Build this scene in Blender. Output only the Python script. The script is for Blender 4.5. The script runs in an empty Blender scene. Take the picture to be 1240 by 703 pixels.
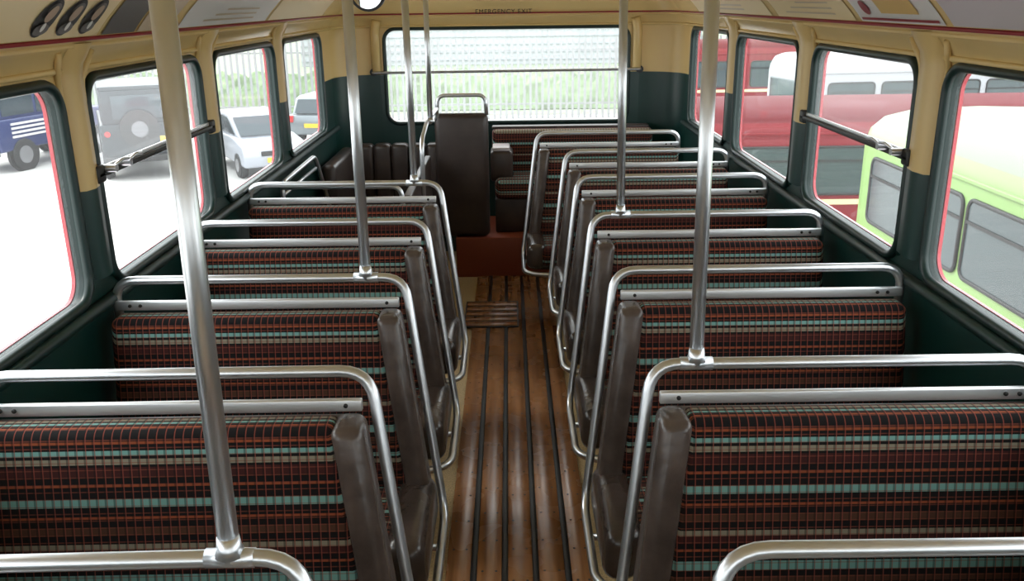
import bpy, bmesh, math, random
from mathutils import Vector, Matrix
random.seed(4)
scene = bpy.context.scene
try:
    scene.view_settings.view_transform = 'Standard'
except Exception: pass
COL = scene.collection

XL, XR = -1.17, 1.18
REAR, FRONT = 6.3, -1.5
RC = 0.28
ZT = 1.575

# ------------------------------------------------------------ materials
def new_mat(name):
    m = bpy.data.materials.new(name); m.use_nodes = True
    nt = m.node_tree; b = nt.nodes['Principled BSDF']
    return m, nt, b
def mat(name, col, rough=0.5, metal=0.0, noise=0.0, nscale=20, bump=0.0, coat=0.0, spec=None):
    m, nt, b = new_mat(name)
    b.inputs['Base Color'].default_value = (*col, 1)
    b.inputs['Roughness'].default_value = rough
    b.inputs['Metallic'].default_value = metal
    b.inputs['Coat Weight'].default_value = coat
    if spec is not None: b.inputs['Specular IOR Level'].default_value = spec
    if noise or bump:
        tc = nt.nodes.new('ShaderNodeTexCoord')
        n = nt.nodes.new('ShaderNodeTexNoise'); n.inputs['Scale'].default_value = nscale
        n.inputs['Detail'].default_value = 5
        nt.links.new(tc.outputs['Object'], n.inputs['Vector'])
        if noise:
            r = nt.nodes.new('ShaderNodeValToRGB')
            r.color_ramp.elements[0].position = .3; r.color_ramp.elements[1].position = .7
            r.color_ramp.elements[0].color = (*[c*(1-noise) for c in col], 1)
            r.color_ramp.elements[1].color = (*[min(1, c*(1+noise)) for c in col], 1)
            nt.links.new(n.outputs['Fac'], r.inputs['Fac'])
            nt.links.new(r.outputs['Color'], b.inputs['Base Color'])
        if bump:
            bp = nt.nodes.new('ShaderNodeBump'); bp.inputs['Strength'].default_value = bump
            bp.inputs['Distance'].default_value = .01
            nt.links.new(n.outputs['Fac'], bp.inputs['Height'])
            nt.links.new(bp.outputs['Normal'], b.inputs['Normal'])
    return m

def mathn(nt, op, a, b=None):
    n = nt.nodes.new('ShaderNodeMath'); n.operation = op
    for i, v in enumerate((a, b)):
        if v is None: continue
        if isinstance(v, (int, float)): n.inputs[i].default_value = v
        else: nt.links.new(v, n.inputs[i])
    return n.outputs[0]

ALU = mat('satin_aluminium', (.68, .70, .73), .33, .92, noise=.07, nscale=9)
ALU2 = mat('brushed_aluminium', (.76, .77, .79), .40, .85)
LEATHER = mat('brown_leathercloth', (.078, .058, .050), .27, 0, noise=.3, nscale=14, bump=.35)
LEATHER_M = mat('brown_seat_end_leathercloth', (.055, .040, .034), .24, 0, noise=.3, nscale=14, bump=.35)
LEATHER_D = mat('dark_leathercloth', (.042, .029, .025), .36, 0, noise=.25, nscale=10, bump=.2)
GREEN = mat('dark_green_rexine', (.0035, .024, .021), .42, 0, noise=.2, nscale=6, bump=.1)
GREENDK = mat('green_rubber', (.004, .020, .018), .4)
CREAM = mat('cream_gloss_paint', (.74, .545, .245), .25, 0, noise=.05, nscale=3)
MAROON = mat('maroon_beading', (.26, .012, .018), .35)
RED = mat('bus_red_paint', (.50, .013, .03), .25, coat=.4)
BLACK = mat('black_rubber', (.012, .012, .012), .5)
BATTEN = mat('dark_batten', (.009, .008, .008), .5)
LINO = mat('tan_cork_lino', (.44, .32, .16), .6, 0, noise=.4, nscale=160)
RISER = mat('orange_brown_riser', (.26, .055, .025), .45)

def wood():
    m, nt, b = new_mat('varnished_wood_slats')
    tc = nt.nodes.new('ShaderNodeTexCoord'); mp = nt.nodes.new('ShaderNodeMapping')
    mp.inputs['Scale'].default_value = (28, 1.2, 10)
    nt.links.new(tc.outputs['Object'], mp.inputs['Vector'])
    n = nt.nodes.new('ShaderNodeTexNoise'); n.inputs['Scale'].default_value = 1.3
    n.inputs['Detail'].default_value = 6; n.inputs['Roughness'].default_value = .5
    nt.links.new(mp.outputs['Vector'], n.inputs['Vector'])
    r = nt.nodes.new('ShaderNodeValToRGB')
    r.color_ramp.elements[0].position = .25; r.color_ramp.elements[0].color = (.20, .082, .030, 1)
    r.color_ramp.elements[1].position = .75; r.color_ramp.elements[1].color = (.46, .220, .090, 1)
    nt.links.new(n.outputs['Fac'], r.inputs['Fac'])
    nt.links.new(r.outputs['Color'], b.inputs['Base Color'])
    n2 = nt.nodes.new('ShaderNodeTexNoise'); n2.inputs['Scale'].default_value = 7
    nt.links.new(tc.outputs['Object'], n2.inputs['Vector'])
    rr = mathn(nt, 'MULTIPLY_ADD', n2.outputs['Fac'], .25)
    rr.node.inputs[2].default_value = .14
    nt.links.new(rr, b.inputs['Roughness'])
    return m
WOOD = wood()

def moquette():
    m, nt, b = new_mat('moquette_fabric')
    tc = nt.nodes.new('ShaderNodeTexCoord'); sp = nt.nodes.new('ShaderNodeSeparateXYZ')
    nt.links.new(tc.outputs['Object'], sp.inputs[0])
    X, Y, Z = sp.outputs
    v = mathn(nt, 'ADD', mathn(nt, 'SUBTRACT', Z, Y), 3.02)
    f = mathn(nt, 'FRACT', mathn(nt, 'MULTIPLY', v, 1/.28))
    r = nt.nodes.new('ShaderNodeValToRGB'); cr = r.color_ramp; cr.interpolation = 'CONSTANT'
    D = (.006, .0045, .005); O = (.26, .066, .026); Mn = (.046, .011, .010); T = (.17, .36, .335); G = (.24, .22, .165); B = (.075, .033, .019)
    stops = [(0, D), (.05, O), (.065, D), (.11, Mn), (.17, D), (.185, G), (.22, D), (.24, T), (.27, D), (.31, O), (.325, D), (.36, B), (.40, D), (.44, T), (.50, D), (.56, O), (.575, D), (.61, Mn), (.66, G), (.695, D), (.75, B), (.80, D), (.85, O), (.865, D), (.925, T), (.975, D)]
    cr.elements[0].position = 0; cr.elements[0].color = (*stops[0][1], 1)
    cr.elements[1].position = stops[1][0]; cr.elements[1].color = (*stops[1][1], 1)
    for p, c in stops[2:]:
        e = cr.elements.new(p); e.color = (*c, 1)
    nt.links.new(f, r.inputs['Fac'])
    def over(base, fac, col):
        mx = nt.nodes.new('ShaderNodeMix'); mx.data_type = 'RGBA'
        nt.links.new(fac, mx.inputs['Factor']); nt.links.new(base, mx.inputs['A']); mx.inputs['B'].default_value = (*col, 1)
        return mx.outputs['Result']
    fh = mathn(nt, 'FRACT', mathn(nt, 'MULTIPLY', v, 1/.0125))
    c = over(r.outputs['Color'], mathn(nt, 'MULTIPLY', mathn(nt, 'LESS_THAN', fh, .16), .5), (.22, .062, .038))
    fx2 = mathn(nt, 'FRACT', mathn(nt, 'MULTIPLY', mathn(nt, 'ADD', X, 5.0045), 1/.0185))
    c = over(c, mathn(nt, 'MULTIPLY', mathn(nt, 'LESS_THAN', fx2, .24), .55), (.006, .005, .005))
    fx = mathn(nt, 'FRACT', mathn(nt, 'MULTIPLY', mathn(nt, 'ADD', X, 5), 1/.0185))
    c = over(c, mathn(nt, 'MULTIPLY', mathn(nt, 'LESS_THAN', fx, .12), .65), (.27, .066, .045))
    nt.links.new(c, b.inputs['Base Color'])
    b.inputs['Roughness'].default_value = .9
    b.inputs['Specular IOR Level'].default_value = .25
    b.inputs['Sheen Weight'].default_value = .03
    return m
MOQ = moquette()

def wallmat():
    m, nt, b = new_mat('cream_over_green_wall')
    g = nt.nodes.new('ShaderNodeNewGeometry'); sp = nt.nodes.new('ShaderNodeSeparateXYZ')
    nt.links.new(g.outputs['Position'], sp.inputs[0])
    t = mathn(nt, 'GREATER_THAN', sp.outputs[2], 1.27)
    mx = nt.nodes.new('ShaderNodeMix'); mx.data_type = 'RGBA'
    nt.links.new(t, mx.inputs['Factor'])
    mx.inputs['A'].default_value = (.003, .032, .028, 1); mx.inputs['B'].default_value = (.72, .52, .225, 1)
    nt.links.new(mx.outputs['Result'], b.inputs['Base Color'])
    b.inputs['Roughness'].default_value = .36
    return m
WALL = wallmat()

def glass(name, haze=0.0, tint=(.93, .96, .95)):
    m = bpy.data.materials.new(name); m.use_nodes = True; nt = m.node_tree; nt.nodes.clear()
    out = nt.nodes.new('ShaderNodeOutputMaterial'); tr = nt.nodes.new('ShaderNodeBsdfTransparent')
    tr.inputs[0].default_value = (*tint, 1)
    gl = nt.nodes.new('ShaderNodeBsdfGlossy'); gl.inputs['Roughness'].default_value = .02
    lw = nt.nodes.new('ShaderNodeLayerWeight'); lw.inputs[0].default_value = .5
    f = mathn(nt, 'POWER', lw.outputs['Facing'], 5.0); f = mathn(nt, 'MULTIPLY', f, .35); f = mathn(nt, 'ADD', f, .02)
    mx = nt.nodes.new('ShaderNodeMixShader')
    nt.links.new(f, mx.inputs[0]); nt.links.new(tr.outputs[0], mx.inputs[1]); nt.links.new(gl.outputs[0], mx.inputs[2])
    last = mx.outputs[0]
    if haze:
        df = nt.nodes.new('ShaderNodeBsdfTranslucent'); df.inputs[0].default_value = (.9, .93, .95, 1)
        m2 = nt.nodes.new('ShaderNodeMixShader'); m2.inputs[0].default_value = haze
        nt.links.new(last, m2.inputs[1]); nt.links.new(df.outputs[0], m2.inputs[2]); last = m2.outputs[0]
    nt.links.new(last, out.inputs[0])
    return m
GLASS = glass('window_glass', .035)
GLASS_H = glass('hazy_window_glass', .10)

# ------------------------------------------------------------ helpers
def link(o, parent=None):
    COL.objects.link(o)
    if parent is not None: o.parent = parent
    return o
def empty(name, loc=(0, 0, 0), rz=0, sc=1):
    e = bpy.data.objects.new(name, None); e.location = loc; e.rotation_euler = (0, 0, rz); e.scale = (sc, sc, sc)
    e.empty_display_size = .1
    COL.objects.link(e); return e
def mesh_data(name, verts, faces, m, smooth=False):
    me = bpy.data.meshes.new(name); me.from_pydata([tuple(v) for v in verts], [], faces); me.update()
    if m: me.materials.append(m)
    if smooth:
        for p in me.polygons: p.use_smooth = True
    return me
def mesh_obj(name, verts, faces, m, parent=None, smooth=False):
    return link(bpy.data.objects.new(name, mesh_data(name, verts, faces, m, smooth)), parent)
def hexa_data(name, c, bevel, m, seg=3):
    bm = bmesh.new(); vs = [bm.verts.new(p) for p in c]
    for f in [(3, 2, 1, 0), (4, 5, 6, 7), (0, 1, 5, 4), (1, 2, 6, 5), (2, 3, 7, 6), (3, 0, 4, 7)]:
        bm.faces.new([vs[i] for i in f])
    bmesh.ops.recalc_face_normals(bm, faces=bm.faces[:])
    if bevel > 0:
        bmesh.ops.bevel(bm, geom=bm.edges[:], offset=bevel, segments=seg, profile=.5, affect='EDGES', clamp_overlap=True)
    me = bpy.data.meshes.new(name); bm.to_mesh(me); bm.free(); me.materials.append(m)
    if bevel > 0:
        for p in me.polygons: p.use_smooth = True
        try: me.set_sharp_from_angle(angle=math.radians(50))
        except Exception: pass
    return me
def boxc(x0, x1, y0, y1, z0, z1):
    return [(x0, y0, z0), (x1, y0, z0), (x1, y1, z0), (x0, y1, z0), (x0, y0, z1), (x1, y0, z1), (x1, y1, z1), (x0, y1, z1)]
def box(name, b, m, bevel=0, parent=None, seg=3):
    return link(bpy.data.objects.new(name, hexa_data(name, boxc(*b), bevel, m, seg)), parent)
def fillet(pts, r, n=6, cyclic=False):
    pts = [Vector(p) for p in pts]; out = []
    N = len(pts)
    for i, p in enumerate(pts):
        if not cyclic and (i == 0 or i == N-1): out.append(p); continue
        a = pts[i-1]; c = pts[(i+1) % N]
        u = (a-p); w = (c-p); rr = min(r, u.length*.48, w.length*.48)
        u.normalize(); w.normalize()
        A = p+u*rr; C = p+w*rr
        for k in range(n+1):
            t = k/n
            out.append(A*(1-t)**2 + p*2*t*(1-t) + C*t*t)
    return out
def tube_data(name, pts, rad, m, fr=.05, cyclic=False, sides=12):
    P = fillet(pts, fr, cyclic=cyclic) if fr > 0 else [Vector(p) for p in pts]
    Q = []
    for p in P:
        if not Q or (p-Q[-1]).length > 1e-5: Q.append(p)
    P = Q; n = len(P); verts = []; faces = []
    rads = rad if isinstance(rad, (list, tuple)) else [rad]*n
    prev = None
    for i, p in enumerate(P):
        if cyclic: t = (P[(i+1) % n]-P[i-1]).normalized()
        else: t = (P[min(i+1, n-1)]-P[max(i-1, 0)]).normalized()
        if prev is None:
            ref = Vector((0, 0, 1)) if abs(t.z) < .9 else Vector((1, 0, 0))
            nrm = t.cross(ref).normalized()
        else:
            nrm = (prev - t*prev.dot(t)).normalized()
        prev = nrm; bn = t.cross(nrm)
        for k in range(sides):
            a = 2*math.pi*k/sides
            verts.append(p + nrm*math.cos(a)*rads[i] + bn*math.sin(a)*rads[i])
    R = n if cyclic else n-1
    for i in range(R):
        for k in range(sides):
            a = i*sides+k; b = i*sides+(k+1) % sides; j = (i+1) % n
            faces.append((a, b, j*sides+(k+1) % sides, j*sides+k))
    if not cyclic:
        faces.append(tuple(range(sides))[::-1]); faces.append(tuple((n-1)*sides+k for k in range(sides)))
    return mesh_data(name, verts, faces, m, True)
def tube(name, pts, rad, m, fr=.05, parent=None, cyclic=False, sides=12):
    return link(bpy.data.objects.new(name, tube_data(name, pts, rad, m, fr, cyclic, sides)), parent)
def cyl_data(name, c, axis, rad, h, m, sides=28):
    a = Vector(axis).normalized(); c = Vector(c)
    return tube_data(name, [c-a*h/2, c+a*h/2], rad, m, 0, sides=sides)
def cyl(name, c, axis, rad, h, m, parent=None, sides=28):
    o = link(bpy.data.objects.new(name, cyl_data(name, c, axis, rad, h, m, sides)), parent)
    try: o.data.set_sharp_from_angle(angle=math.radians(40))
    except Exception: pass
    return o
def rr(x0, y0, x1, y1, r, n=7):
    out = []
    for cx, cy, a0 in ((x1-r, y1-r, 0), (x0+r, y1-r, 90), (x0+r, y0+r, 180), (x1-r, y0+r, 270)):
        for k in range(n+1):
            a = math.radians(a0+90*k/n); out.append((cx+r*math.cos(a), cy+r*math.sin(a)))
    return out
def panel(name, outer, holes, M, thick, m, parent=None):
    cu = bpy.data.curves.new(name+'_c', 'CURVE'); cu.dimensions = '2D'; cu.fill_mode = 'BOTH'; cu.extrude = thick/2
    for poly in [outer]+holes:
        s = cu.splines.new('POLY'); s.points.add(len(poly)-1); s.use_cyclic_u = True
        for i, (a, b) in enumerate(poly): s.points[i].co = (a, b, 0, 1)
    ob = bpy.data.objects.new(name+'_tmp', cu); COL.objects.link(ob)
    dg = bpy.context.evaluated_depsgraph_get()
    me = bpy.data.meshes.new_from_object(ob.evaluated_get(dg)); me.name = name
    bpy.data.objects.remove(ob)
    me.transform(M); me.materials.clear(); me.materials.append(m)
    return link(bpy.data.objects.new(name, me), parent)
def M_side(x):
    return Matrix(((0, 0, 1, x), (1, 0, 0, 0), (0, 1, 0, 0), (0, 0, 0, 1)))
def M_front(y):
    return Matrix(((1, 0, 0, 0), (0, 0, 1, y), (0, 1, 0, 0), (0, 0, 0, 1)))

# ------------------------------------------------------------ bus shell
WL = [(-1.3, -.25), (-.08, .97), (1.14, 2.345), (2.50, 3.43), (3.60, 4.54), (4.72, 5.69)]
WR = [(-1.3, -.15), (.02, 1.1), (1.27, 2.43), (2.61, 3.51), (3.70, 4.70), (4.88, 5.88)]
WZ0, WZ1 = {-1: .975, 1: .985}, {-1: 1.556, 1: 1.567}
TH = .03
wi = 1
for s, X, WS, nm in ((-1, XL, WL, 'left'), (1, XR, WR, 'right')):
    z0, z1 = WZ0[s], WZ1[s]
    outer = [(FRONT, -.1), (REAR-RC, -.1), (REAR-RC, ZT+.02), (FRONT, ZT+.02)]
    w = panel('wall_'+nm, outer, [rr(a, z0, b, z1, .07) for a, b in WS], M_side(X+s*TH/2), TH, WALL)
    outer2 = [(FRONT-.05, -2.0), (REAR-RC, -2.0), (REAR-RC, ZT+.1), (FRONT-.05, ZT+.1)]
    panel('bus_body_side', outer2, [rr(a+.004, z0+.004, b-.004, z1-.004, .068) for a, b in WS], M_side(X+s*(TH+.006)), .010, RED)
    for k, (a, b) in enumerate(WS):
        e = empty('window_%d' % wi); wi += 1
        pts = [(X-s*.003, u, v) for u, v in rr(a-.004, z0-.004, b+.004, z1+.004, .074)]
        tube('rubber_frame', pts, .0145, GREENDK, 0, e, cyclic=True, sides=8)
        ring = rr(a+.0015, z0+.0015, b-.0015, z1-.0015, .07); N = len(ring)
        RV = [(X, u, v) for u, v in ring]+[(X+s*(TH-.001), u, v) for u, v in ring]
        mesh_obj('reveal_lining', RV, [(i, (i+1) % N, N+(i+1) % N, N+i) for i in range(N)], GREENDK, e, True)
        hopper = (k == 3)
        if hopper:
            mesh_obj('glass_lower', [(X+s*.02, a, z0), (X+s*.02, b, z0), (X+s*.02, b, 1.30), (X+s*.02, a, 1.30)], [(0, 1, 2, 3)], GLASS, e)
            mesh_obj('glass_upper', [(X+s*.012, a, 1.30), (X+s*.012, b, 1.30), (X+s*.012, b, z1), (X+s*.012, a, z1)], [(0, 1, 2, 3)], GLASS_H, e)
            xb = X-s*.012
            box('slide_bar', (min(xb, xb-s*.018), max(xb, xb-s*.018), a-.05, b+.05, 1.290, 1.306), BATTEN, .004, e)
            box('slide_channel', (min(xb, xb-s*.008), max(xb, xb-s*.008), a-.02, b+.02, 1.306, 1.318), ALU2, .002, e)
            for yy in (a-.03, b+.03):
                box('catch_block', (xb-.018, xb+.018, yy-.025, yy+.025, 1.275, 1.325), BATTEN, .008, e)
            for yy in (a+.10, a+.0):
                cyl('catch_knob', (xb-s*.03, yy, 1.312), (1, 0, 0), .011, .035, ALU, e, 14)
                tube('catch_lever', [(xb-s*.03, yy, 1.31), (xb-s*.045, yy+.05, 1.33), (xb-s*.045, yy+.09, 1.325)], .005, ALU, .01, e, sides=8)
        else:
            mesh_obj('glass', [(X+s*.02, a, z0), (X+s*.02, b, z0), (X+s*.02, b, z1), (X+s*.02, a, z1)], [(0, 1, 2, 3)], GLASS, e)

PROF = [(0, ZT), (.006, 1.60), (.028, 1.635), (.058, 1.662), (.075, 1.685), (.105, 1.72), (.15, 1.765), (.22, 1.815), (.33, 1.865), (.5, 1.905), (.75, 1.93), (1.1, 1.94)]
def outline(i, n=8):
    pts = [(XL+i, FRONT)]
    r = max(RC-i, .03)
    for cx, a0 in ((XL+i+r, 180), (XR-i-r, 90)):
        cy = REAR-i-r
        for k in range(n+1):
            a = math.radians(a0-90*k/n); pts.append((cx+r*math.cos(a), cy+r*math.sin(a)))
    pts.append((XR-i, FRONT)); return pts
V = []; F = []
for i, z in PROF:
    V += [(x, y, z) for x, y in outline(i)]
n = len(outline(0))
for j in range(len(PROF)-1):
    for k in range(n-1):
        F.append((j*n+k, j*n+k+1, (j+1)*n+k+1, (j+1)*n+k))
F.append(tuple((len(PROF)-1)*n+k for k in range(n)))
mesh_obj('ceiling', V, F, CREAM, smooth=True)
box('bus_roof', (XL-.05, XR+.05, FRONT-.06, REAR+.08, 1.96, 2.06), RED, .03)

def prof_at(z):
    for (i0, z0), (i1, z1) in zip(PROF, PROF[1:]):
        if z0 <= z <= z1: return i0+(i1-i0)*(z-z0)/(z1-z0)
    return 0
full = outline(0)
for s, rng in ((-1, range(1, 10)), (1, range(10, 19))):
    cv = []; cf = []; ov = []
    L = list(rng)
    cxx = XL+RC if s < 0 else XR-RC; cyy = REAR-RC
    for k in L:
        x, y = full[k]; cv += [(x, y, -.1), (x, y, ZT+.01)]
        q = 1+.05/RC
        ov += [(cxx+(x-cxx)*q, cyy+(y-cyy)*q, -2), (cxx+(x-cxx)*q, cyy+(y-cyy)*q, 1.98)]
    for q in range(len(L)-1):
        a = 2*q; cf.append((a, a+2, a+3, a+1))
    mesh_obj('trim_rear_corner', cv, cf, WALL, smooth=True)
    mesh_obj('bus_body_corner', ov, cf, RED, smooth=True)
RW = (-.85, .935, .825, 1.59)
panel('wall_back', [(XL+RC, -.1), (XR-RC, -.1), (XR-RC, 1.66), (XL+RC, 1.66)], [rr(RW[0], RW[1], RW[2], RW[3]-.018, .08)], M_front(REAR+.015), .03, WALL)
panel('bus_body_rear', [(XL+RC, -2.0), (XR-RC, -2.0), (XR-RC, 1.95), (XL+RC, 1.95)], [rr(RW[0]+.004, RW[1]+.004, RW[2]-.004, RW[3]-.022, .08)], M_front(REAR+.045), .014, RED)
e = empty('window_%d' % wi); wi += 1
tube('rubber_frame', [(u, REAR-.004, v) for u, v in rr(RW[0], RW[1], RW[2], RW[3]-.018, .08)], .013, GREENDK, 0, e, cyclic=True, sides=8)
mesh_obj('glass', [(RW[0], REAR+.025, RW[1]), (RW[2], REAR+.025, RW[1]), (RW[2], REAR+.025, RW[3]), (RW[0], REAR+.025, RW[3])], [(0, 1, 2, 3)], GLASS_H, e)
tube('guard_rail', [(-.93, REAR-.02, 1.285), (-.93, REAR-.05, 1.285), (.90, REAR-.05, 1.29), (.90, REAR-.02, 1.29)], .010, mat('dull_steel', (.35, .35, .36), .4, .8), .03, e)
for xx in (-.93, .90): cyl('rail_foot', (xx, REAR-.022, 1.288), (0, 1, 0), .025, .02, BATTEN, e, 16)
for xx in (-.91, .88):
    tube('trim_rear_pillar', [(xx, REAR-.012, 1.29), (xx, REAR-.012, 1.56), (xx-.02*(1 if xx > 0 else -1), REAR-.03, 1.63)], .032, CREAM, .05, sides=14)
panel('wall_front', [(XL, -.1), (XR, -.1), (XR, 1.96), (XL, 1.96)], [rr(-1.05, .95, -.04, 1.56, .08), rr(.04, .95, 1.05, 1.56, .08)], M_front(FRONT-.03), .06, WALL)
e = empty('window_%d' % wi); wi += 1
mesh_obj('glass', [(-1.1, FRONT-.03, .9), (1.1, FRONT-.03, .9), (1.1, FRONT-.03, 1.6), (-1.1, FRONT-.03, 1.6)], [(0, 1, 2, 3)], GLASS, e)

def bead(name, z, rad, m, y0=None):
    i = prof_at(z)
    tube(name, [(x, y, z) for x, y in outline(i+.002)], rad, m, 0, sides=8)
bead('trim_maroon_beading', 1.667, .0055, MAROON)
bead('trim_cream_beading', 1.650, .006, CREAM)
bead('trim_window_head', 1.588, .008, CREAM)

for s, X, WS in ((-1, XL, WL), (1, XR, WR)):
    gaps = [(WS[k][1], WS[k+1][0]) for k in range(5)]
    for a, b in gaps:
        a2, b2 = a+.025, b-.025
        pr = [(0, 1.02), (0, 1.15), (0, 1.3), (0, 1.45), (0, 1.57)] + PROF[1:3] + [(prof_at(1.655), 1.655)]
        V = []; F = []
        sec = [(a2, 0), (a2+.012, .020), ((a2+b2)/2, .028), (b2-.012, .020), (b2, 0)]
        for i, z in pr:
            off = 1 if z < 1.64 else .4
            for yy, o in sec: V.append((X-s*(i+o*off+.001), yy, z))
        m5 = len(sec)
        for j in range(len(pr)-1):
            for k in range(m5-1): F.append((j*m5+k, j*m5+k+1, (j+1)*m5+k+1, (j+1)*m5+k))
        mesh_obj('trim_pillar', V, F, WALL, smooth=True)
        for yy in (a2-.012, b2+.012):
            tube('trim_pillar_edge', [(X-s*.002, yy, 1.0), (X-s*.002, yy, 1.56), (X-s*(.03), yy+(.03 if yy < a2 else -.03)*-1, 1.635)], .009, WALL, .03, sides=8)
    sx = X-s*.012
    tube('trim_sill', [(sx, FRONT, WZ0[s]-.032), (sx, REAR-.25, WZ0[s]-.032)], .018, GREEN, 0, sides=12)
    box('baseboard_'+('left' if s < 0 else 'right'), (min(X, X-s*.05), max(X, X-s*.05), FRONT, 5.6, 0, .12), GREEN, .01)

def ad(name, s, y0, y1, z0, z1, m, off=.004, parent=None):
    X = XL if s < 0 else XR
    V = []; F = []; zs = [z0+(z1-z0)*k/6 for k in range(7)]
    for z in zs:
        x = X-s*(prof_at(z)+off); V += [(x, y0, z), (x, y1, z)]
    for k in range(6): F.append((2*k, 2*k+1, 2*k+3, 2*k+2))
    return mesh_obj(name, V, F, m, parent, True)
def oval(name, s, yc, zc, ry, rz, m, off, parent=None):
    X = XL if s < 0 else XR
    V = []; N = 24
    for k in range(N):
        a = 2*math.pi*k/N; z = zc+rz*math.sin(a); V.append((X-s*(prof_at(z)+off), yc+ry*math.cos(a), z))
    V.append((X-s*(prof_at(zc)+off), yc, zc))
    return mesh_obj(name, V, [(k, (k+1) % N, N) for k in range(N)], m, parent)
ADW = mat('advert_white', (.70, .68, .66), .4); ADG = mat('advert_grey', (.10, .09, .085), .4)
ADB = mat('advert_beige', (.55, .44, .31), .4); ADY = mat('advert_cream', (.80, .64, .36), .4)
ADL = mat('advert_lavender', (.55, .50, .52), .4); ADT = mat('advert_tan', (.66, .44, .15), .4); SKIN = mat('portrait_print', (.42, .30, .21), .5)
INK = mat('black_ink', (.02, .018, .016), .5)
def advert(s, y0, y1, m, name='advert_panel'):
    return ad(name, s, y0, y1, 1.674, 1.80, m)
p = ad('portrait_advert', -1, 1.7, 2.47, 1.674, 1.80, ADY)
for yc in (2.13, 2.25, 2.37):
    oval('portrait_oval', -1, yc, 1.722, .048, .042, INK, .007, p)
    oval('portrait_hair', -1, yc+.002, 1.742, .026, .013, ADG, .009, p)
    oval('portrait_face', -1, yc+.002, 1.731, .020, .018, SKIN, .011, p)
    oval('portrait_coat', -1, yc+.002, 1.697, .034, .013, ADG, .010, p)
    oval('portrait_shirt', -1, yc+.002, 1.702, .009, .010, ADW, .012, p)
advert(-1, 2.50, 2.72, ADG); advert(-1, 2.74, 3.0, ADB); q = advert(-1, 3.08, 4.2, ADW); advert(-1, 4.25, 5.5, ADY)
for k in range(3): ad('advert_text_line', -1, 3.3+.1*k, 3.95, 1.690+.018*k, 1.696+.018*k, ADB, .006, q)
advert(1, 1.5, 2.3, ADL); q = advert(1, 2.34, 2.9, ADW)
ad('advert_print', 1, 2.45, 2.70, 1.70, 1.78, ADT, .007, q)
ad('advert_red_border', 1, 2.36, 2.88, 1.679, 1.686, MAROON, .007, q)
oval('advert_logo', 1, 2.80, 1.715, .03, .02, MAROON, .008, q)
q = advert(1, 2.95, 3.8, ADY)
for k in range(3): ad('advert_text_line', 1, 3.1, 3.65-.1*k, 1.690+.018*k, 1.695+.018*k, ADB, .006, q)
q = advert(1, 3.9, 5.4, ADY)
for k in range(2): ad('advert_text_line', 1, 4.3, 5.1, 1.692+.018*k, 1.699+.018*k, ADB, .006, q)

tx = bpy.data.curves.new('emergency_exit_lettering', 'FONT'); tx.body = 'EMERGENCY EXIT'; tx.size = .042; tx.align_x = 'CENTER'
tx.space_character = 1.15; tx.extrude = .0008
to = bpy.data.objects.new('emergency_exit_lettering', tx); to.location = (-.03, REAR-prof_at(1.69)-.02, 1.664)
to.rotation_euler = (math.radians(75), 0, 0); tx.materials.append(INK); COL.objects.link(to)

mi = empty('convex_mirror', (-.80, 5.35, 1.80))
cyl('mirror_rim', (0, 0, 0), (.1, 1, .15), .105, .025, BLACK, mi)
cyl('mirror_glass', (0.0, -.006, -.001), (.1, 1, .15), .088, .026, mat('mirror_glass_mat', (.85, .87, .88), .03, 1), mi)
tube('mirror_arm', [(0, .02, .03), (0, .05, .12)], .008, BLACK, 0, mi)

# ------------------------------------------------------------ floor
box('floor', (XL, XR, FRONT, REAR, -.06, 0), LINO)
fb = empty('slatted_aisle_floor')
edges = [-.232, -.133, -.033, .067, .170, .262]
for k in range(5):
    a, b = edges[k]+.010, edges[k+1]-.010
    box('wood_board', (a, b, FRONT, 5.64, .0005, .010), WOOD, .0015, fb, 1)
for k in range(1, 5):
    box('black_batten', (edges[k]-.0105, edges[k]+.0105, FRONT, 5.64, .0005, .012), BATTEN, .002, fb, 1)
V = []; F = []
for k in range(5):
    y = 1.7+(.05 if k % 2 else 0)
    while y < 5.6:
        for xx in (edges[k]+.028, edges[k+1]-.028):
            c = len(V)
            for q in range(8):
                a = q*math.pi/4; V.append((xx+.0045*math.cos(a), y+.0045*math.sin(a), .0106))
            F.append(tuple(range(c, c+8)))
        y += .17
mesh_obj('screw_heads', V, F, BATTEN, fb)
lm = empty('landing_slats')
box('landing_base', (-.272, .038, 4.66, 5.10, .0105, .0165), BATTEN, 0, lm)
for k in range(5):
    y = 4.67+k*.086
    box('cross_slat', (-.265, .03, y, y+.064, .012, .021), WOOD, .002, lm, 1)

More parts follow.
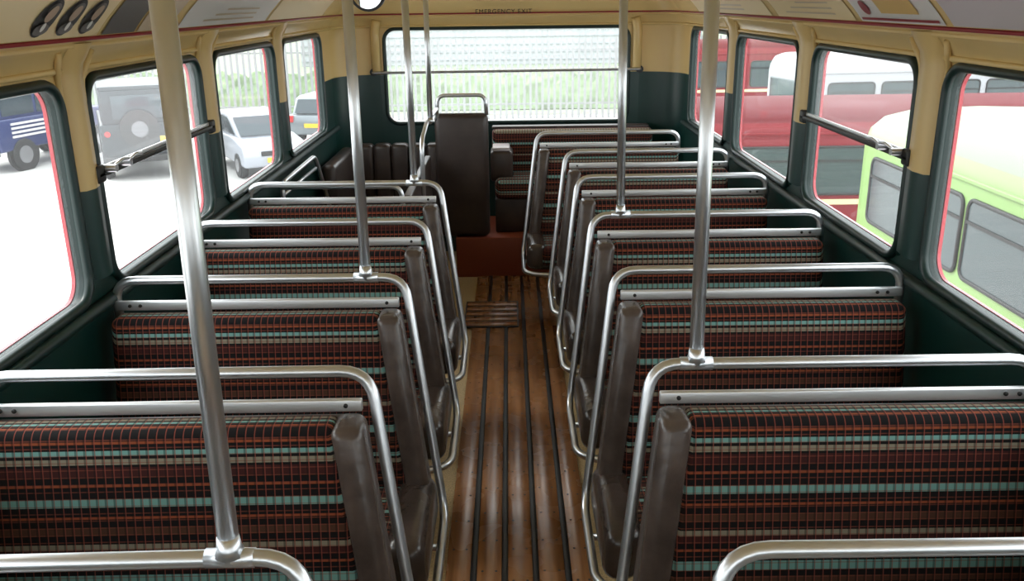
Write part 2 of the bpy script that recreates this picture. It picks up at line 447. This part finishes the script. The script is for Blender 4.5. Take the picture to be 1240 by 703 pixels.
# ------------------------------------------------------------ seats
XI = {1: (.309, .130), -1: (.314, .146)}
def yb(z): return -.012-(.93-z)*.19
def seat_parts(s):
    P = []
    def xi(z): return XI[s][0]-(.93-z)*XI[s][1]
    def C(l): return [(s*x, y, z) for x, y, z in l]
    XO = 1.135
    def slab(name, xin, xout, z0, z1, f0, f1, bev, m, seg=3):
        c = []
        for z in (z0, z1):
            a = xi(z)+xin; b = xout if xout > 0.5 else xi(z)+xout
            y0 = yb(z)-f1; y1 = yb(z)-f0
            c += [(a, y0, z), (b, y0, z), (b, y1, z), (a, y1, z)]
        return (name, hexa_data(name, C(c), bev, m, seg))
    P.append(slab('backrest', .058, XO, .40, .908, .006, .085, .022, MOQ, 4))
    P.append(slab('backrest_shell', .05, XO, .38, .90, -.006, .03, .008, LEATHER_D))
    P.append(slab('aisle_bolster', .004, .072, .34, .912, .008, .110, .022, LEATHER, 4))
    c = [(xi(.32)+.07, -.535, .32), (XO, -.535, .32), (XO, -.12, .315), (xi(.32)+.07, -.12, .315),
         (xi(.43)+.06, -.535, .432), (XO, -.535, .432), (XO, -.12, .415), (xi(.43)+.06, -.12, .415)]
    P.append(('cushion', hexa_data('cushion', C(c), .032, MOQ)))
    c = [(xi(.32)-.004, -.545, .305), (xi(.32)+.095, -.545, .305), (xi(.32)+.095, -.135, .302), (xi(.32)-.004, -.135, .302),
         (xi(.44)-.014, -.535, .450), (xi(.44)+.095, -.535, .450), (xi(.44)+.095, -.125, .435), (xi(.44)-.014, -.125, .435)]
    P.append(('cushion_end', hexa_data('cushion_end', C(c), .040, LEATHER_M, 5)))
    P.append(('cushion_base', hexa_data('cushion_base', C(boxc(.26, XO, -.50, -.14, .295, .325)), .008, LEATHER_D)))
    xt = xi(.993)-.014; xb = xi(.295)-.014
    path = [(1.148, 0, .86), (1.148, 0, .993), (xt, 0, .993), (xb, -.135, .295), (xb, -.52, .285), (.36, -.575, .285), (1.12, -.575, .285)]
    P.append(('frame_tube', tube_data('frame_tube', C(path), .0130, ALU, .065)))
    P.append(('top_bar', hexa_data('top_bar', C(boxc(xt+.016, 1.145, -.030, -.016, .910, .938)), .003, ALU2, 2)))
    for xs_, zz in ((.36, .925), (1.10, .925), (1.07, .925)):
        P.append(('bar_screw', cyl_data('bar_screw', (s*xs_, -.031, zz), (0, 1, 0), .005, .004, BATTEN, 10)))
    P.append(('seat_leg', tube_data('seat_leg', C([(.62, -.22, .30), (.62, -.22, .012)]), .016, ALU, 0)))
    P.append(('seat_foot', cyl_data('seat_foot', (s*.62, -.22, .008), (0, 0, 1), .04, .014, ALU2, 20)))
    P.append(('frame_rail', tube_data('frame_rail', C([(.22, -.30, .288), (1.12, -.30, .288)]), .010, ALU, 0)))
    return P
SP = {1: seat_parts(1), -1: seat_parts(-1)}
DR = [1.100, 1.79, 2.495, 3.20, 3.93, 4.63, 5.32]
DL = [1.105, 1.775, 2.455, 3.14, 3.85]
for s, D in ((-1, DL), (1, DR)):
    for k, d in enumerate(D):
        dx = 0; rz = 0
        if s > 0 and k == 6: dx = -.14
        if s > 0 and k == 5: dx = -.01
        if s < 0 and k == 0: rz = math.radians(1.2)
        if s < 0 and k == 1: rz = math.radians(.5)
        e = empty('bus_seat', (dx, d, 0), rz)
        for nme, me in SP[s]:
            link(bpy.data.objects.new(nme, me), e)
for x, d, tx_ in ((-.409, 1.097, .004), (-.420, 2.455, -.002), (-.42, 3.85, -.006), (.400, 1.79, -.010), (.405, 3.20, -.01)):
    e = empty('grab_pole', (x, d, 0))
    tube('pole', [(0, 0, .99), (tx_, 0, 1.915)], .0150, ALU, 0, e, sides=20)
    tube('collar', [(0, 0, 1.0), (0, 0, 1.012), (0, 0, 1.03)], [.022, .018, .0155], ALU, 0, e, sides=20)
    tube('socket', [(-.035, 0, .993), (.035, 0, .993)], .0145, ALU, 0, e, sides=16)
    tube('ceiling_flange', [(tx_, 0, 1.885), (tx_, 0, 1.92)], .03, ALU2, 0, e, sides=20)

# ------------------------------------------------------------ rear area
rb = empty('rear_bench_seat')
box('riser', (-.36, XR-.30, 5.65, REAR-.03, .0, .27), RISER, .006, rb)
box('cushion_base', (-.10, XR-.16, 5.78, REAR-.25, .272, .50), LEATHER_D, .01, rb)
box('cushion', (-.10, XR-.16, 5.74, 6.08, .50, .63), MOQ, .035, rb)
box('backrest', (-.12, XR-.20, 6.09, 6.22, .60, .91), MOQ, .03, rb)
box('back_rail', (-.12, XR-.22, 6.15, 6.24, .905, .925), LEATHER_D, .008, rb)
box('armrest_block', (-.13, .02, 5.85, 6.08, .60, .80), LEATHER_D, .02, rb)
box('armrest_top', (-.115, .0, 5.86, 6.06, .80, .825), ADL, .008, rb)
lb = empty('stair_corner_upholstery')
for k in range(5):
    x0 = XL+.12+k*.120
    box('padded_roll', (x0, x0+.122, 6.02, 6.14, .25, .83), LEATHER_D, .03, lb)
box('padded_side', (XL+.03, XL+.12, 5.3, 6.02, .25, .82), LEATHER_D, .03, lb)
sg = empty('stair_guard_panel')
box('guard_face', (-.475, -.135, 5.655, 5.735, .275, 1.075), LEATHER_D, .038, sg, 5)
tube('guard_handle', [(-.46, 5.69, 1.06), (-.45, 5.69, 1.185), (-.15, 5.69, 1.185), (-.145, 5.69, 1.06)], .0125, ALU, .05, sg)
tube('guard_rail', [(-.47, 4.75, 0.0), (-.47, 4.75, 1.04), (-.46, 5.0, 1.11), (-.455, 5.66, 1.11), (-.455, 5.68, 1.0)], .0125, ALU, .07, sg)
e = empty('grab_pole', (-.445, 5.05, 0))
tube('pole', [(0, 0, 1.11), (0, 0, 1.91)], .0145, ALU, 0, e, sides=18)
tube('collar', [(-.0, -.025, 1.11), (0, .025, 1.11)], .018, ALU, 0, e)
wr = empty('stairwell_enclosure')
tube('rail_upper', [(-1.13, 4.35, .60), (-1.13, 4.35, .90), (-1.11, 5.05, .92), (-1.08, 5.2, .60)], .0125, ALU, .06, wr)
tube('rail_lower', [(-1.13, 4.35, .84), (-1.11, 5.05, .85)], .009, ALU, 0, wr)
tube('rail_cross', [(-1.13, 4.35, .88), (-.54, 4.35, .88), (-.52, 4.35, .3)], .0125, ALU, .06, wr)
box('side_panel', (-.54, -.50, 4.40, 5.62, 0, .82), LEATHER_D, .01, wr)
box('cowl', (-1.10, -.56, 4.42, 5.05, 0, .52), LEATHER_D, .04, wr)

# ------------------------------------------------------------ exterior
GZ = -2.4
def groundmat():
    m, nt, b = new_mat('pale_concrete_yard')
    tc = nt.nodes.new('ShaderNodeTexCoord'); n = nt.nodes.new('ShaderNodeTexNoise'); n.inputs['Scale'].default_value = .35; n.inputs['Detail'].default_value = 8
    nt.links.new(tc.outputs['Object'], n.inputs['Vector'])
    r = nt.nodes.new('ShaderNodeValToRGB'); r.color_ramp.elements[0].color = (.42, .42, .41, 1); r.color_ramp.elements[1].color = (.62, .61, .59, 1)
    r.color_ramp.elements[0].position = .3; r.color_ramp.elements[1].position = .6
    nt.links.new(n.outputs['Fac'], r.inputs['Fac']); nt.links.new(r.outputs['Color'], b.inputs['Base Color']); b.inputs['Roughness'].default_value = .7
    return m
box('ground', (-120, 120, -60, 34, GZ-.1, GZ), groundmat())
box('grass_verge', (-120, 120, 34.1, 160, GZ-.1, GZ), mat('grass', (.25, .31, .20), .9, noise=.3, nscale=3))
hb = bmesh.new(); bmesh.ops.create_grid(hb, x_segments=120, y_segments=10, size=1)
for v in hb.verts:
    u, w = v.co.x, v.co.y
    v.co = Vector((-2+u*15, 37.5+w*1.8, GZ+.03+(1.15+.35*random.random())*(1-w*w)))
me = bpy.data.meshes.new('hedge'); hb.to_mesh(me); hb.free(); me.materials.append(mat('hedge_leaves', (.18, .25, .13), .9, noise=.45, nscale=2))
link(bpy.data.objects.new('hedge', me))
def fence(name, x0, x1, y, hh, m):
    V = []; F = []
    x = x0
    while x < x1:
        c = len(V); w = .09
        for yy in (y-.01, y+.01):
            V += [(x-w/2, yy, GZ), (x+w/2, yy, GZ), (x+w/2, yy, GZ+hh-.12), (x, yy, GZ+hh), (x-w/2, yy, GZ+hh-.12)]
        F += [(c, c+1, c+2, c+3, c+4), (c+9, c+8, c+7, c+6, c+5), (c, c+5, c+6, c+1), (c+1, c+6, c+7, c+2), (c+2, c+7, c+8, c+3), (c+3, c+8, c+9, c+4), (c+4, c+9, c+5, c)]
        x += .22
    for zz in (.5, hh-.5):
        c = len(V); V += boxc(x0, x1, y+.015, y+.06, GZ+zz, GZ+zz+.06)
        F += [tuple(c+i for i in f) for f in [(3, 2, 1, 0), (4, 5, 6, 7), (0, 1, 5, 4), (1, 2, 6, 5), (2, 3, 7, 6), (3, 0, 4, 7)]]
    return mesh_obj(name, V, F, m)
fence('palisade_fence', -32, 16, 33, 2.9, mat('galvanised_steel', (.27, .28, .28), .5, .1))
WAREH = mat('pale_cladding', (.42, .44, .47), .5, noise=.05, nscale=.5)
RIBM = mat('rib_grey', (.30, .32, .35), .5)
def shed(x0, x1, y0, y1, h, doorx=None):
    e = empty('industrial_building')
    box('cladding_block', (x0, x1, y0, y1, GZ+.01, h), WAREH, 0, e)
    for k in range(int((h-GZ)/.5)): box('cladding_rib', (x0, x1, y0-.1, y0+.02, GZ+.3+.5*k, GZ+.36+.5*k), RIBM, 0, e)
    box('eaves_gutter', (x0-.2, x1+.2, y0-.25, y0, h-.1, h+.1), RIBM, .03, e)
    if doorx: box('roller_door', (doorx, doorx+5, y0-.15, y0, GZ+.01, GZ+4), mat('roller_grey', (.25, .28, .32), .5), 0, e)
shed(15.5, 45, 36, 50, 7, 18)
shed(-14, 13, 62, 80, 2.8)
b2 = empty('stone_outbuilding')
box('wall_block', (-38, -18.5, 36, 42, GZ+.01, 2.0), mat('pale_stone', (.36, .34, .32), .8, noise=.3, nscale=2), .05, b2)
box('outbuilding_eaves', (-38.3, -18.2, 35.7, 42.3, 2.0, 2.3), mat('slate', (.2, .2, .22), .6), .02, b2)
for k in range(3): box('outbuilding_window', (-32+k*4.5, -30+k*4.5, 35.93, 36.1, -1.2, .6), INK, 0, b2)

WGL = mat('vehicle_glass', (.03, .045, .055), .06, 0)
WGL2 = mat('coach_glass', (.05, .07, .075), .12, 0)
TYRE = mat('tyre', (.02, .02, .02), .7); CHR = mat('hub_steel', (.4, .4, .42), .35, .8)
YEL = mat('yellow_number_plate', (.75, .50, .03), .5); LAMP = mat('tail_lamp', (.5, .02, .02), .3); HL = mat('headlamp', (.85, .87, .9), .1)
DHUB = mat('dull_hub', (.14, .14, .15), .5)
def extr(name, prof, y0, y1, m, bevel, parent):
    bm = bmesh.new()
    a = [bm.verts.new((x, y0, z)) for x, z in prof]; b = [bm.verts.new((x, y1, z)) for x, z in prof]
    bm.faces.new(a); bm.faces.new(b[::-1]); n = len(prof)
    for i in range(n): bm.faces.new([a[i], b[i], b[(i+1) % n], a[(i+1) % n]])
    bmesh.ops.recalc_face_normals(bm, faces=bm.faces[:])
    if bevel: bmesh.ops.bevel(bm, geom=bm.edges[:], offset=bevel, segments=3, profile=.5, affect='EDGES', clamp_overlap=True)
    me = bpy.data.meshes.new(name); bm.to_mesh(me); bm.free(); me.materials.append(m)
    for p in me.polygons: p.use_smooth = True
    try: me.set_sharp_from_angle(angle=math.radians(35))
    except Exception: pass
    return link(bpy.data.objects.new(name, me), parent)
def wheels(e, xs, w, r):
    for x in xs:
        for sy in (-1, 1):
            cyl('wheel_arch', (x, sy*(w-.02), r+.04), (0, 1, 0), r+.09, .06, BLACK, e)
            cyl('tyre', (x, sy*(w-.06), r), (0, 1, 0), r, .2, TYRE, e)
            cyl('hub', (x, sy*(w+.03), r), (0, 1, 0), r*.55, .05, CHR, e)
def offroader(loc, rz, m, name='off_road_car', sc=1):
    e = empty(name, loc, rz, sc)
    extr('lower_body', [(-2.0, .5), (-2.0, 1.25), (.75, 1.25), (2.0, 1.18), (2.05, .55)], -.88, .88, m, .04, e)
    extr('cabin', [(-1.98, 1.22), (-1.95, 1.98), (.35, 2.0), (.72, 1.22)], -.82, .82, m, .06, e)
    extr('roof', [(-1.96, 1.95), (-1.94, 2.04), (.36, 2.05), (.4, 1.96)], -.83, .83, m, .03, e)
    for sy in (-1, 1):
        for a, b in ((-1.75, -.75), (-.65, .0), (.06, .42)):
            extr('side_window', [(a, 1.32), (a, 1.85), (b-(.12 if b > .3 else 0), 1.85), (b+(.05 if b > .3 else 0), 1.32)], sy*.815, sy*.835, WGL, 0, e)
    box('rear_window', (-2.01, -1.97, -.6, .6, 1.35, 1.85), WGL, .01, e)
    extr('windscreen', [(.40, 1.88), (.70, 1.28), (.74, 1.28), (.44, 1.88)], -.72, .72, WGL, 0, e)
    cyl('spare_wheel', (-2.13, .1, 1.15), (1, 0, 0), .40, .2, TYRE, e)
    cyl('spare_hub', (-2.24, .1, 1.15), (1, 0, 0), .17, .04, DHUB, e)
    box('number_plate', (-2.04, -2.01, -.80, -.3, .80, .95), YEL, 0, e)
    for sy in (-.75, .75):
        cyl('tail_lamp', (-2.02, sy, 1.05), (1, 0, 0), .06, .05, LAMP, e, 14)
        cyl('headlamp', (2.05, sy*.8, .9), (1, 0, 0), .1, .04, HL, e, 16)
    box('rear_bumper', (-2.12, -2.0, -.85, .85, .42, .56), BLACK, .02, e)
    box('front_bumper', (2.02, 2.16, -.88, .88, .45, .6), BLACK, .02, e)
    wheels(e, (-1.3, 1.4), .86, .38)
    return e
BLUE = mat('navy_car_paint', (.012, .025, .11), .3); DKG = mat('black_green_car_paint', (.008, .015, .020), .35)
offroader((-9.9, 24.0, GZ), math.radians(115), DKG, sc=1.12)
e = offroader((-13.4, 25.2, GZ), math.radians(75), BLUE, sc=1.1)
for k in range(4): box('sign_writing', (-1.6, -.4+.1*k, -.90, -.885, .80+.10*k, .85+.10*k), ADW, 0, e)
def hatch(loc, rz, m, name='hatchback_car'):
    e = empty(name, loc, rz)
    extr('lower_body', [(-1.9, .32), (-1.95, .62), (-1.88, .92), (.75, .95), (1.75, .82), (1.95, .6), (1.9, .3)], -.82, .82, m, .06, e)
    extr('cabin', [(-1.85, .9), (-1.45, 1.38), (-1.2, 1.44), (.0, 1.45), (.25, 1.38), (1.0, .9)], -.70, .70, m, .07, e)
    for sy in (-1, 1):
        extr('side_window', [(-1.55, .98), (-1.28, 1.34), (-.45, 1.37), (-.45, .98)], sy*.695, sy*.712, WGL, 0, e)
        extr('side_window', [(-.38, .98), (-.38, 1.37), (.1, 1.36), (.72, .98)], sy*.695, sy*.712, WGL, 0, e)
        cyl('headlamp', (1.86, sy*.6, .68), (1, 0, 0), .11, .08, HL, e, 16)
        box('tail_lamp', (-1.96, -1.86, min(sy*.62, sy*.8), max(sy*.62, sy*.8), .7, .9), LAMP, .02, e)
    extr('windscreen', [(.30, 1.37), (.93, .97), (.97, .97), (.34, 1.38)], -.62, .62, WGL, 0, e)
    extr('rear_window', [(-1.50, 1.34), (-1.83, .97), (-1.87, .97), (-1.54, 1.35)], -.58, .58, WGL, 0, e)
    box('number_plate', (-1.99, -1.95, -.26, .26, .55, .67), YEL, 0, e)
    box('front_plate', (1.93, 1.97, -.26, .26, .42, .53), YEL, 0, e)
    box('front_grille', (1.92, 1.96, -.4, .4, .58, .70), BLACK, .01, e)
    wheels(e, (-1.2, 1.25), .8, .3)
    return e
WHT = mat('white_car_paint', (.32, .34, .38), .25)
hatch((-6.7, 23.6, GZ), math.radians(-60), WHT)
hatch((-5.6, 29.0, GZ), math.radians(80), mat('silver_car_paint', (.22, .25, .27), .3, .4))
hatch((-17.5, 27.5, GZ), math.radians(95), mat('blue_grey_car', (.15, .2, .26), .3, .3))

def single_bus(name, loc, rz, L, W, H, body, roofm, wins, zw0, zw1, gl, stripe=None):
    e = empty(name, loc, rz)
    W2 = W/2
    sec = [(-W2, .35), (-W2, H-.38), (-W2+.05, H-.22), (-W2+.2, H-.09), (-W2+.5, H-.02), (0, H), (W2-.5, H-.02), (W2-.2, H-.09), (W2-.05, H-.22), (W2, H-.38), (W2, .35)]
    xs = [(-L/2, .93), (-L/2+.08, .98), (-L/2+.25, 1), (L/2-.25, 1), (L/2-.08, .98), (L/2, .93)]
    V = []; F = []; mats = []
    for x, sc in xs:
        for y, z in sec: V.append((x, y*sc, .35+(z-.35)*(1-(1-sc)*.6)))
    m = len(sec)
    for i in range(len(xs)-1):
        for k in range(m):
            F.append((i*m+k, i*m+(k+1) % m, (i+1)*m+(k+1) % m, (i+1)*m+k)); mats.append(1 if 2 <= k <= 7 else 0)
    F.append(tuple(range(m))[::-1]); mats.append(0); F.append(tuple((len(xs)-1)*m+k for k in range(m))); mats.append(0)
    o = mesh_obj('body', V, F, body, e, True); o.data.materials.append(roofm)
    for p, mi_ in zip(o.data.polygons, mats): p.material_index = mi_
    try: o.data.set_sharp_from_angle(angle=math.radians(40))
    except Exception: pass
    Mx = Matrix(((1, 0, 0, 0), (0, 0, 1, 0), (0, 1, 0, 0), (0, 0, 0, 1)))
    for sy in (-1, 1):
        for a, b in wins:
            oo = panel('side_window', rr(a, zw0, b, zw1, .09), [], Matrix.Translation((0, sy*(W2+.002), 0)) @ Mx, .02, gl, e)
            tube('window_rubber', [(u, sy*(W2+.012), v) for u, v in rr(a, zw0, b, zw1, .09)], .02, BLACK, 0, e, cyclic=True, sides=6)
            box('window_transom', (a, b, sy*(W2+.012)-.012, sy*(W2+.012)+.012, zw1-.22, zw1-.19), BLACK, 0, e)
        box('gutter', (-L/2+.15, L/2-.15, sy*(W2+.0)-.025, sy*(W2+.0)+.025, H-.40, H-.36), body, .01, e)
        if stripe: box('waist_band', (-L/2+.1, L/2-.1, sy*(W2)-.012, sy*(W2)+.012, zw0-.16, zw0-.08), stripe, 0, e)
    for sx in (-1, 1):
        box('end_window', (sx*L/2-.03, sx*L/2+.03, -W2+.25, W2-.25, zw0+.0, zw1), gl, .02, e)
        for sy in (-.75, .75):
            cyl('lamp', (sx*(L/2), sy, .85), (1, 0, 0), .1, .08, HL if sx > 0 else LAMP, e, 16)
        box('bumper', (sx*L/2-.08, sx*L/2+.08, -W2+.1, W2-.1, .4, .56), CHR, .03, e)
    wheels(e, (-L*.28, L*.3), W2-.02, .46)
    return e
PG = mat('pale_green_paint', (.20, .34, .11), .35); PGR = mat('cream_green_roof', (.21, .27, .19), .45, spec=.2)
cy = 6.4
w_world = [(9.0, 9.95), (7.85, 8.35), (6.55, 7.75), (5.2, 6.45), (3.9, 5.1), (2.7, 3.8)]
single_bus('single_deck_bus', (5.3, cy, GZ), math.radians(90), 8.0, 2.4, 2.95, PG, PGR, [(a-cy, b-cy) for a, b in w_world], 1.70, 2.42, WGL2)
RB = mat('red_bus_body', (.19, .008, .014), .45, spec=.2); RBR = mat('red_bus_roof', (.115, .008, .012), .6, spec=.1)
WBUS = mat('off_white_bus_body', (.33, .34, .36), .4)
single_bus('single_deck_bus', (8.2, 14.2, GZ), math.radians(0), 11.0, 2.4, 2.62, RB, RBR, [(-5.1+1.28*k, -4.0+1.28*k) for k in range(8)], 1.35, 2.05, WGL2, ADY)
single_bus('single_deck_bus', (11.5, 22, GZ), math.radians(8), 10.0, 2.4, 2.9, WBUS, WBUS, [(-4.6+1.28*k, -3.5+1.28*k) for k in range(7)], 1.55, 2.3, WGL2, RED)
single_bus('single_deck_bus', (8.9, 29, GZ), math.radians(4), 9.0, 2.4, 2.9, RB, RBR, [(-4.2+1.28*k, -3.1+1.28*k) for k in range(6)], 1.55, 2.3, WGL2, ADY)

# ------------------------------------------------------------ light
w = bpy.data.worlds.new('overcast_sky'); scene.world = w; w.use_nodes = True
bg = w.node_tree.nodes['Background']; bg.inputs[0].default_value = (.95, .98, 1.0, 1); bg.inputs[1].default_value = 3.9
sl = bpy.data.lights.new('soft_sun', 'SUN'); sl.energy = 2.5; sl.angle = math.radians(25); sl.color = (1, .97, .92)
so = bpy.data.objects.new('soft_sun', sl); COL.objects.link(so)
so.rotation_euler = Vector((.75, -.45, -.75)).to_track_quat('-Z', 'Y').to_euler()

# ------------------------------------------------------------ camera
cd = bpy.data.cameras.new('camera'); cam = bpy.data.objects.new('camera', cd); COL.objects.link(cam)
cd.sensor_width = 36; cd.lens = 1076/1240*36; cd.clip_start = .02; cd.clip_end = 300
R = Matrix.Rotation(-.0005, 4, 'Z') @ Matrix.Rotation(math.radians(90-18.1), 4, 'X') @ Matrix.Rotation(math.radians(-.72), 4, 'Z')
cam.matrix_world = Matrix.Translation((0, 0, 1.75)) @ R
scene.camera = cam
